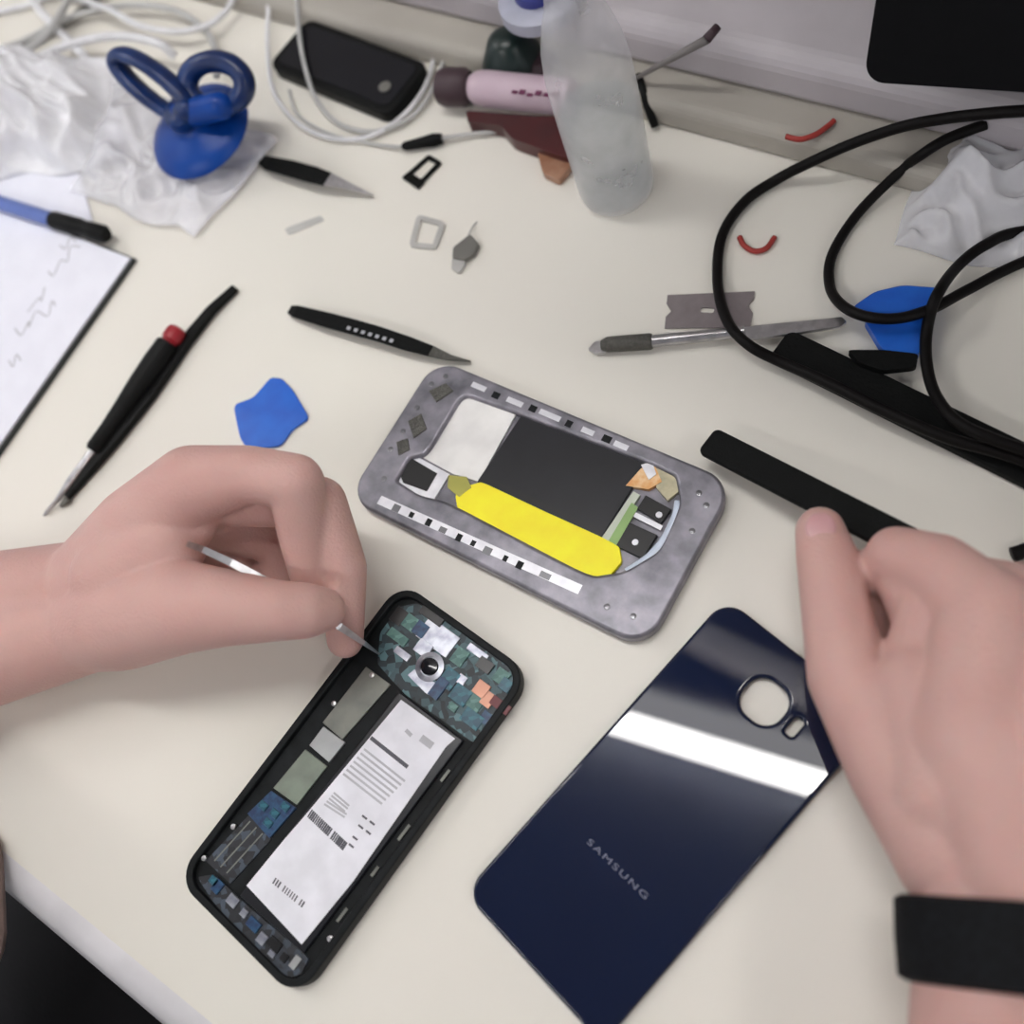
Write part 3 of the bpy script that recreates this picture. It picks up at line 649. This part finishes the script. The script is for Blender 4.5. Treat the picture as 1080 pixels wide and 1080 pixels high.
# ------------------------------------------------------------------ small bits
def ring_from(name, label, cat, q, t, z, m, hgt=.0012):
    o_ = [V((w.x, w.y, 0)) for w in soften(px(q, z), .18)]
    return tag(link(name, plate([o_, inset(o_, t)], .0004, .0004+hgt), m, None), label, cat)
st = thing('sim_tray', 'small black card tray lying just below the black cable plug', 'card tray', PX(445, 180, 0))
o_ = [V((w.x, w.y, 0)) for w in soften(px([(425, 187), (452, 163), (466, 171), (441, 197)], .0015), .12)]
link('tray', plate([o_, inset(o_, .0020)], .0004, .0018), 'blackplastic', st)
MB().prism(px([(424, 187), (431, 181), (447, 191), (440, 198)], .0022), .0004, .0026).build('faceplate', 'blackplastic', st, bevel=.0003)
ring_from('card_bracket', 'pale translucent square bracket lying beside the dark metal part', 'bracket', [(440, 226), (470, 234), (460, 263), (431, 260)], .0028, .0012, 'lightgreyplastic', .0009)
cp = thing('phone_component', 'tiny dark grey component with a silver end, right of the pale bracket', 'component', PX(490, 263, 0))
MB().prism(soften(px([(496, 247), (505, 257), (500, 268), (490, 274), (477, 272), (478, 261)], .003), .15), .0004, .0035).build('body', 'greyplastic', cp, bevel=.0005)
MB().prism(soften(px([(477, 271), (489, 273), (491, 278), (484, 288), (476, 283)], .002), .2), .0004, .0020).build('end_tab', 'lightgreyplastic', cp, bevel=.0003)
MB().tube(px([(494, 248), (498, 240), (503, 234)], .002), .0005, 6).build('pin', 'lightgreyplastic', cp)
tag(MB().prism(soften(px([(300, 241), (338, 227), (342, 232), (304, 248)], .001), .2), .0003, .0010).build('film_strip', 'clear', None), 'small strip of clear film lying between the two pairs of black tweezers', 'film strip')
for lab, q in (('short curled bit of red wire inside the widest black cable loop', [(780, 250), (785, 259), (796, 265), (808, 262), (817, 250)]),
               ('short curled bit of red wire close to the ledge, outside the black cable loop', [(829, 144), (844, 147), (860, 142), (872, 134), (880, 127)])):
    tag(MB().tube(spline([PX(x, y, .0015 if y > 200 else .0150) for x, y in q], 6), .0013, 8).build('wire_offcut', 'redwire', None, smooth=True), lab, 'wire')
# grey cable with black plug
pg = thing('thin_cable', 'thin grey cable with a small black plug, lying above the card tray', 'cable', PX(445, 152, 0))
a, b = PX(424, 155, .0035), PX(466, 146, .0035); L = (b-a).length
MB().lathe([(.0014, 0), (.0024, .002), (.0030, L*.55), (.0036, L*.8), (.0028, L)], a, b-a, 12).build('plug', 'blackplastic', pg, smooth=math.radians(35))['label'] = 'black plug'
MB().tube(spline([b, PX(500, 141, .003), PX(545, 137, .002), PX(590, 130, .002)], 6), .0011, 8).build('lead', 'cable', pg, smooth=True)
MB().tube(spline([a, PX(395, 152, .002), PX(350, 142, .002), PX(315, 122, .002), PX(305, 95, .002)], 6), .0009, 8).build('lead', 'cable', pg, smooth=True)

# ------------------------------------------------------------------ notebook, sheet, pen
nb = thing('notepad', 'white notepad page with handwriting and a dark edge, at the left of the desk', 'notepad', PX(40, 350, 0))
K = PX(137, 272, .004); ux = V((1, 0, 0)); uy = V((0, 1, 0)); ang = math.radians(1.5); ux = V((math.cos(ang), math.sin(ang), 0)); uy = V((-ux.y, ux.x, 0))
def nbp(a, b): return K-ux*a-uy*b
MB().prism([nbp(-.0016, -.0012), nbp(.17, -.0012), nbp(.17, .225), nbp(-.0016, .225)], .0003, .0028).build('backing_board', 'paperedge', nb)
pg_ = MB().prism([nbp(0, 0), nbp(.169, 0), nbp(.169, .224), nbp(0, .224)], .0028, .0040).build('page', 'paper', nb)
sc = MB(); random.seed(3)
for x, y, n_, s_, dx, dy in ((18, 352, 8, 11, 7, -6), (50, 292, 6, 9, 8, -9), (8, 385, 4, 7, 6, -4), (28, 330, 5, 10, 6, -7), (64, 262, 4, 6, 6, -5)):
    q = [PX(x+i*dx*.8+random.uniform(-s_*.4, s_*.4), y+i*dy*.8+(s_ if i % 2 else -s_)*.6*random.uniform(.5, 1.2), .0041) for i in range(n_)]
    sc.tube(spline(q, 5), .00042, 6, .3)
sc.build('handwriting', 'lightink', pg_)
tag(MB().prism([PX(-60, 150, .003), PX(80, 172, .003), PX(96, 232, .003), PX(-20, 205, .003), PX(-90, 190, .003)], .0003, .0022).build('paper_sheet', 'paper', None), 'blank white paper sheet between the notepad and the crumpled white bag', 'paper')
pn = thing('pen', 'blue pen with a black cap lying across the top edge of the notepad', 'pen', PX(40, 228, .004))
a, b = PX(-60, 195, .0085), PX(56, 232, .0085); c2 = PX(113, 248, .0085)
L = (b-a).length; MB().lathe([(.004, 0), (.0044, .004), (.0044, L)], a, b-a, 16).build('barrel', 'penblue', pn, smooth=math.radians(35))
L = (c2-b).length; MB().lathe([(.0048, 0), (.0052, .002), (.0052, L*.5), (.0044, L*.6), (.0050, L*.72), (.0050, L*.94), (.0035, L)], b, c2-b, 16).build('cap', 'blackplastic', pn, smooth=math.radians(35))['label'] = 'black cap'

# ------------------------------------------------------------------ crumpled bags
def crumple(name, label, cat, corners, n, h0, amp, m, seed, sc_=28., th=.00035, dome=0.):
    c = px(corners, 0); mb = MB(); g = []
    for i in range(n+1):
        row = []
        for j in range(n+1):
            u, v = i/n, j/n
            q = (c[0]*(1-u)+c[1]*u)*(1-v)+(c[3]*(1-u)+c[2]*u)*v
            s_ = q*sc_+V((seed*7.3, seed*3.1, 0))
            edge = min(1, 6*min(u, v, 1-u, 1-v)); wob = V((noise.noise(s_*.8+V((5, 0, 0))), noise.noise(s_*.8+V((0, 5, 9))), 0))*.010
            rd = 1-abs(noise.noise(s_))*2.2; rd2 = 1-abs(noise.noise(s_*2.3+V((9, 1, 3))))*2.0
            z = h0+edge*(amp*max(0, .62*max(0, rd)**1.5+.38*max(0, rd2))+dome*math.sin(PI*u)*math.sin(PI*v))
            row.append(mb.bm.verts.new(V((q.x, q.y, DZ+z))+wob))
        g.append(row)
    for i in range(n):
        for j in range(n): mb.bm.faces.new((g[i][j], g[i+1][j], g[i+1][j+1], g[i][j+1]))
    return tag(mb.build(name, m, None, smooth=True, solid=th), label, cat)
crumple('plastic_bag', 'crumpled white plastic bag heaped at the left above the notepad', 'plastic bag', [(-90, 60), (128, 66), (135, 175), (-60, 205)], 80, .0030, .024, 'bagwhite', 1, 34, dome=.022)
crumple('plastic_bag', 'flat clear plastic bag with a pointed corner under the blue suction cup', 'plastic bag', [(108, 88), (300, 150), (217, 250), (78, 212)], 70, .0035, .012, 'bag', 2, 38)
crumple('plastic_bag', 'crumpled clear plastic bag at the right edge behind the black cables', 'plastic bag', [(1000, 150), (1180, 105), (1150, 290), (945, 268)], 60, .0010, .022, 'bag', 3, 30, dome=.006)

# ------------------------------------------------------------------ blue suction cup
sg = thing('suction_cup', 'glossy blue suction cup with two finger rings, standing on the clear bag', 'suction cup', PX(214, 135, .012))
c0 = PX(213, 140, .019); tilt = V((-.02, -.12, 1)).normalized()
MB().lathe([(.0290, 0), (.0300, .0012), (.0288, .0036), (.022, .0070), (.013, .0095), (.0075, .012), (.007, .016)], c0, tilt, 40).build('cup', 'bluecup', sg, smooth=math.radians(60))
hc_ = c0+tilt*.016
MB().lathe([(.0085, 0), (.010, .002), (.010, .008), (.007, .010)], c0+tilt*.012, tilt, 24).build('hub', 'blueshaft', sg, smooth=math.radians(50))
def ringhandle(c, ax1, ax2, r1, r2, t1, t2, m):
    ax1 = ax1.normalized(); ax2 = (ax2-ax1*ax2.dot(ax1)).normalized(); nn = ax1.cross(ax2); mb = MB(); rows = []
    for k in range(40):
        a = 2*PI*k/40; o = c+ax1*math.cos(a)*r1+ax2*math.sin(a)*r2; rad = (ax1*math.cos(a)*r2+ax2*math.sin(a)*r1).normalized()
        rows.append([mb.bm.verts.new(o+rad*math.cos(b)*t1+nn*math.sin(b)*t2) for b in [2*PI*j/10 for j in range(10)]])
    for k in range(40):
        for j in range(10): mb.bm.faces.new((rows[k][j], rows[k][(j+1) % 10], rows[(k+1) % 40][(j+1) % 10], rows[(k+1) % 40][j]))
    return mb.build('finger_ring', m, sg, smooth=True)
pa, pb = PX(122, 62, .052), PX(204, 120, .036); ringhandle((pa+pb)/2, pb-pa, V((.3, .4, .8)), (pb-pa).length/2, .0100, .0038, .0060, 'blueshaft')
pa, pb = PX(191, 90, .043), PX(265, 88, .043); ringhandle((pa+pb)/2, pb-pa, V((-.2, .75, .65)), (pb-pa).length/2-.004, .0112, .0056, .0060, 'blueshaft')
MB().capsule(hc_, .0075, PX(232, 112, .040), .0075).build('web', 'bluecup', sg, smooth=True)
MB().capsule(hc_, .0070, PX(196, 116, .040), .0060).build('web', 'blueshaft', sg, smooth=True)

# ------------------------------------------------------------------ black phone at the back and its cables
C4 = sum([PX(x, y, .008) for x, y in ((326, 18), (450, 68), (405, 118), (288, 75))], V())/4
p4 = thing('smartphone', 'black phone lying face up at the back, with grey cables looped over it', 'smartphone', V((C4.x, C4.y, DZ)))
a4 = PX(326, 22, .008); b4 = PX(452, 70, .008); an4 = math.atan2((b4-a4).y, (b4-a4).x); s4 = PX(405, 118, .008)
L4 = (b4-a4).length; W4 = (s4-b4).length
link('case', plate([rrect(C4, an4, L4, W4, .006)], .0004, .0085, .0012), 'blackplastic', p4, smooth=math.radians(50), wn=True)
link('screen', plate([rrect(C4, an4, L4-.006, W4-.006, .005)], .0085, .0090), 'phoneglass', p4)
q = C4+V((math.cos(an4), math.sin(an4), 0))*(L4*.36)-V((-math.sin(an4), math.cos(an4), 0))*W4*.12
MB().lathe([(.0036, 0), (.0036, .0005)], V((q.x, q.y, DZ+.0090)), seg=20).build('home_button', 'greyplastic', p4)
cable('cable', 'grey cable looping over the left half of the black phone', [(308, -60, .02), (313, 0, .014), (316, 40, .013), (322, 72, .013), (334, 105, .006), (360, 132, .003), (400, 138, .003), (440, 118, .003), (462, 80, .003), (473, 40, .004), (474, -40, .010)], .0013, 'cable')
cable('cable', 'paler grey cable sweeping left of the black phone and round below it', [(280, -60, .02), (283, 0, .010), (282, 50, .004), (288, 95, .003), (312, 128, .003), (350, 146, .003), (392, 143, .003), (425, 122, .003), (448, 92, .003), (458, 60, .003)], .0013, 'cablewhite')
for lab, q, r, m in (('grey cable arching over the white bag and dropping behind the blue cup', [(-60, 70, .004), (20, 45, .004), (70, 20, .006), (130, 6, .008), (180, 10, .008), (215, 30, .006), (229, 58, .006), (228, 80, .02)], .0020, 'cable'),
                     ('white cable in a wide arc, second from the top in the left corner', [(-60, 110, .004), (10, 75, .004), (70, 48, .010), (120, 38, .018), (165, 45, .018), (185, 60, .010)], .0026, 'cablewhite'),
                     ('pale cable running straight up through the top left corner', [(90, 60, .008), (55, 25, .008), (35, 0, .010), (10, -60, .012)], .0028, 'cablewhite'),
                     ('grey cable crossing the top left corner downwards to the left', [(100, -50, .012), (72, 0, .012), (50, 35, .014), (10, 62, .012), (-60, 95, .008)], .0024, 'cable'),
                     ('dark grey cable lowest in the left corner tangle', [(150, -60, .004), (110, -10, .004), (60, 30, .003), (20, 50, .003), (-60, 62, .003)], .0022, 'greyplastic'),
                     ('slack white cable curled along the very top of the left corner', [(-40, 20, .003), (20, 8, .003), (60, -4, .004), (110, 8, .012), (150, 28, .012), (200, 32, .010), (240, 10, .010), (262, -50, .01)], .0020, 'cablewhite')):
    cable('cable', lab, q, r, m)

# ------------------------------------------------------------------ tube, maroon case, dark knobs
tb = thing('adhesive_tube', 'pale pink tube with a dark plum cap and maroon print, left of the bottle', 'tube', PX(530, 92, 0))
a, b = PX(496, 92, .0110), PX(603, 103, .0110); L = (b-a).length; MB().lathe([(.006, 0), (.0085, .004), (.0092, .010), (.0092, L)], a, b-a, 24).build('body', 'pink', tb, smooth=math.radians(35))
for k, (x, y) in enumerate(((543, 98), (551, 98), (559, 101), (568, 99), (577, 101), (586, 101))):
    q = PX(x, y, .0195); MB().box(V((q.x, q.y, DZ+.0200)), (.003, .0016+.001*(k % 2), .0007), math.atan2((b-a).y, (b-a).x)).build('printed_mark', 'maroonprint', tb)
c_ = PX(461, 92, .0110); L = (a-c_).length; MB().lathe([(.0050, 0), (.0085, .0015), (.0098, .005), (.0098, L*.85), (.0080, L)], c_, a-c_, 20).build('cap', 'capdark', tb, smooth=math.radians(35))['label'] = 'dark plum cap'
mc = thing('maroon_case', 'dark maroon wedge shaped case with an amber tip, in front of the pink tube', 'case', PX(560, 140, 0))
MB().prism(soften(px([(491, 116), (560, 122), (592, 122), (604, 163), (596, 166), (540, 146), (528, 132), (493, 128)], .009), .15), .0004, .0088).build('shell', 'maroon', mc, bevel=.0016, smooth=math.radians(50))
MB().prism(soften(px([(566, 158), (598, 165), (604, 172), (589, 190), (572, 182)], .005), .2), .0004, .0050).build('tip', 'amber', mc, bevel=.001, smooth=math.radians(50))['label'] = 'clear amber tip'
q0 = PX(545, 84, .0); MB
kb = tag(MB().lathe([(.019, 0), (.020, .002), (.016, .012), (.010, .024), (.006, .027)], PX(546, 79, .0004), V((0, 0, 1)), 24).build('knob', 'greenblack', None, smooth=math.radians(50)), 'dark green-black cone shaped knob standing behind the pink tube', 'knob')
tag(MB().lathe([(.008, 0), (.0085, .002), (.0082, .012), (.006, .014)], PX(579, 84, .0004), V((0, 0, 1)), 20).build('bottle_cap', 'capdark', None, smooth=math.radians(50)), 'small dark plum cap between the cone shaped knob and the bottle', 'cap')
kk = thing('round_knob', 'round lilac-rimmed knob with a navy centre at the top edge, left of the bottle', 'knob', PX(570, 12, .012))
b_ = PX(570, 6, .0385); MB().lathe([(.020, -.0005), (.020, .006), (.016, .008)], V((b_.x, b_.y, DZ+.0385)), V((0, 0, 1)), 28).build('rim', 'knobrim', kk, smooth=math.radians(40))
MB().lathe([(.011, 0), (.012, .006), (.010, .009)], V((b_.x, b_.y, DZ+.0460)), V((0, 0, 1)), 24).build('centre', 'knobblue', kk, smooth=math.radians(40))

# ------------------------------------------------------------------ bottle
bo = thing('dispenser_bottle', 'tall frosted translucent bottle standing near the ledge, partly filled', 'bottle', PX(651, 196, 0))
c = PX(651, 199, .0006); 
MB().lathe([(.0150, 0), (.0176, .0015), (.0184, .006), (.0186, .030), (.0190, .060), (.0188, .076), (.0172, .090), (.0140, .102), (.0110, .110), (.0100, .116), (.0100, .124)], c, V((0, 0, 1)), 40).build('body', 'bottle', bo, smooth=math.radians(60))
MB().lathe([(.0140, .002), (.0168, .004), (.0176, .008), (.0177, .030), (.0180, .052)], c, V((0, 0, 1)), 36).build('liquid', 'liquid', bo, smooth=math.radians(60))
MB().lathe([(.0120, .124), (.0120, .142), (.0090, .145), (.0040, .148), (.0030, .165)], c, V((0, 0, 1)), 28).build('cap', 'bottlecap', bo, smooth=math.radians(50))['label'] = 'pale yellow cap'
# brush and black strip behind the bottle
br = thing('paint_brush', 'thin grey rod with a dark tip leaning on the trunking right of the bottle', 'brush', PX(700, 70, .015))
a, b, c2 = PX(668, 84, .016), PX(745, 42, .0440), PX(757, 28, .0455)
MB().tube([a, a.lerp(b, .5), b], [.0009, .0016, .0021], 10).build('handle', 'brushgrey', br, smooth=True)
MB().tube([b, c2], [.0023, .0019], 10).build('tip', 'capdark', br, smooth=True)
tag(MB().tube([PX(673, 78, .016), PX(681, 105, .010), PX(691, 134, .0022)], [.0016, .0026, .0020], 8).build('black_strip', 'blackplastic', None, smooth=True), 'short black strip leaning against the ledge at the right of the bottle', 'strip')

# ------------------------------------------------------------------ monitor at top right
mo = thing('monitor', 'black flat monitor standing on the ledge at the top right corner', 'monitor', PX(990, 80, .02))
a, b = PX(913, 82, .052), PX(1086, 93, .052); u = (b-a).normalized(); upv = V((.26, .66, 1)); upv = (upv-u*upv.dot(u)).normalized(); nn = u.cross(upv)
def slab(name, x0, x1, y0, y1, d0, d1, m, r=.008):
    mb = MB(); o2 = rrect(V(((x0+x1)/2, (y0+y1)/2, 0)), 0, x1-x0, y1-y0, r, 6)
    A = [mb.bm.verts.new(a+u*q.x+upv*q.y+nn*d0) for q in o2]; B = [mb.bm.verts.new(a+u*q.x+upv*q.y+nn*d1) for q in o2]; n = len(o2)
    mb.bm.faces.new(A); mb.bm.faces.new(list(reversed(B)))
    for i in range(n): mb.bm.faces.new((A[i], A[(i+1) % n], B[(i+1) % n], B[i]))
    return mb.build(name, m, mo)
slab('housing', 0, .34, 0, .21, -.006, .006, 'screen')
slab('screen', .010, .33, .012, .20, .006, .0065, 'screen', .002)
MB().box(V((a.x+.17, a.y-.004, DZ+.034)), (.03, .010, .045)).build('stand_neck', 'blackplastic', mo, bevel=.002)
MB().box(V((a.x+.17, a.y, DZ+.0170)), (.10, .026, .006)).build('stand_base', 'blackplastic', mo, bevel=.002)

# ------------------------------------------------------------------ camera
cd = bpy.data.cameras.new('camera'); co = bpy.data.objects.new('camera', cd); COL.objects.link(co)
m = Matrix((R2, U2, -FW)).transposed().to_4x4(); m.translation = CAM+V((0, 0, DZ)); co.matrix_world = m
cd.sensor_width = 36; cd.lens = 36; cd.clip_start = .01; cd.clip_end = 50
cd.dof.use_dof = True; cd.dof.focus_distance = .43; cd.dof.aperture_fstop = 4.5
SC.camera = co
SC.view_settings.view_transform = 'Standard'; SC.view_settings.look = 'None'; SC.view_settings.exposure = 0.68; SC.view_settings.gamma = 1
SC.view_settings.use_curve_mapping = False
for o in bpy.data.objects:
    if '_o' in o: del o['_o']
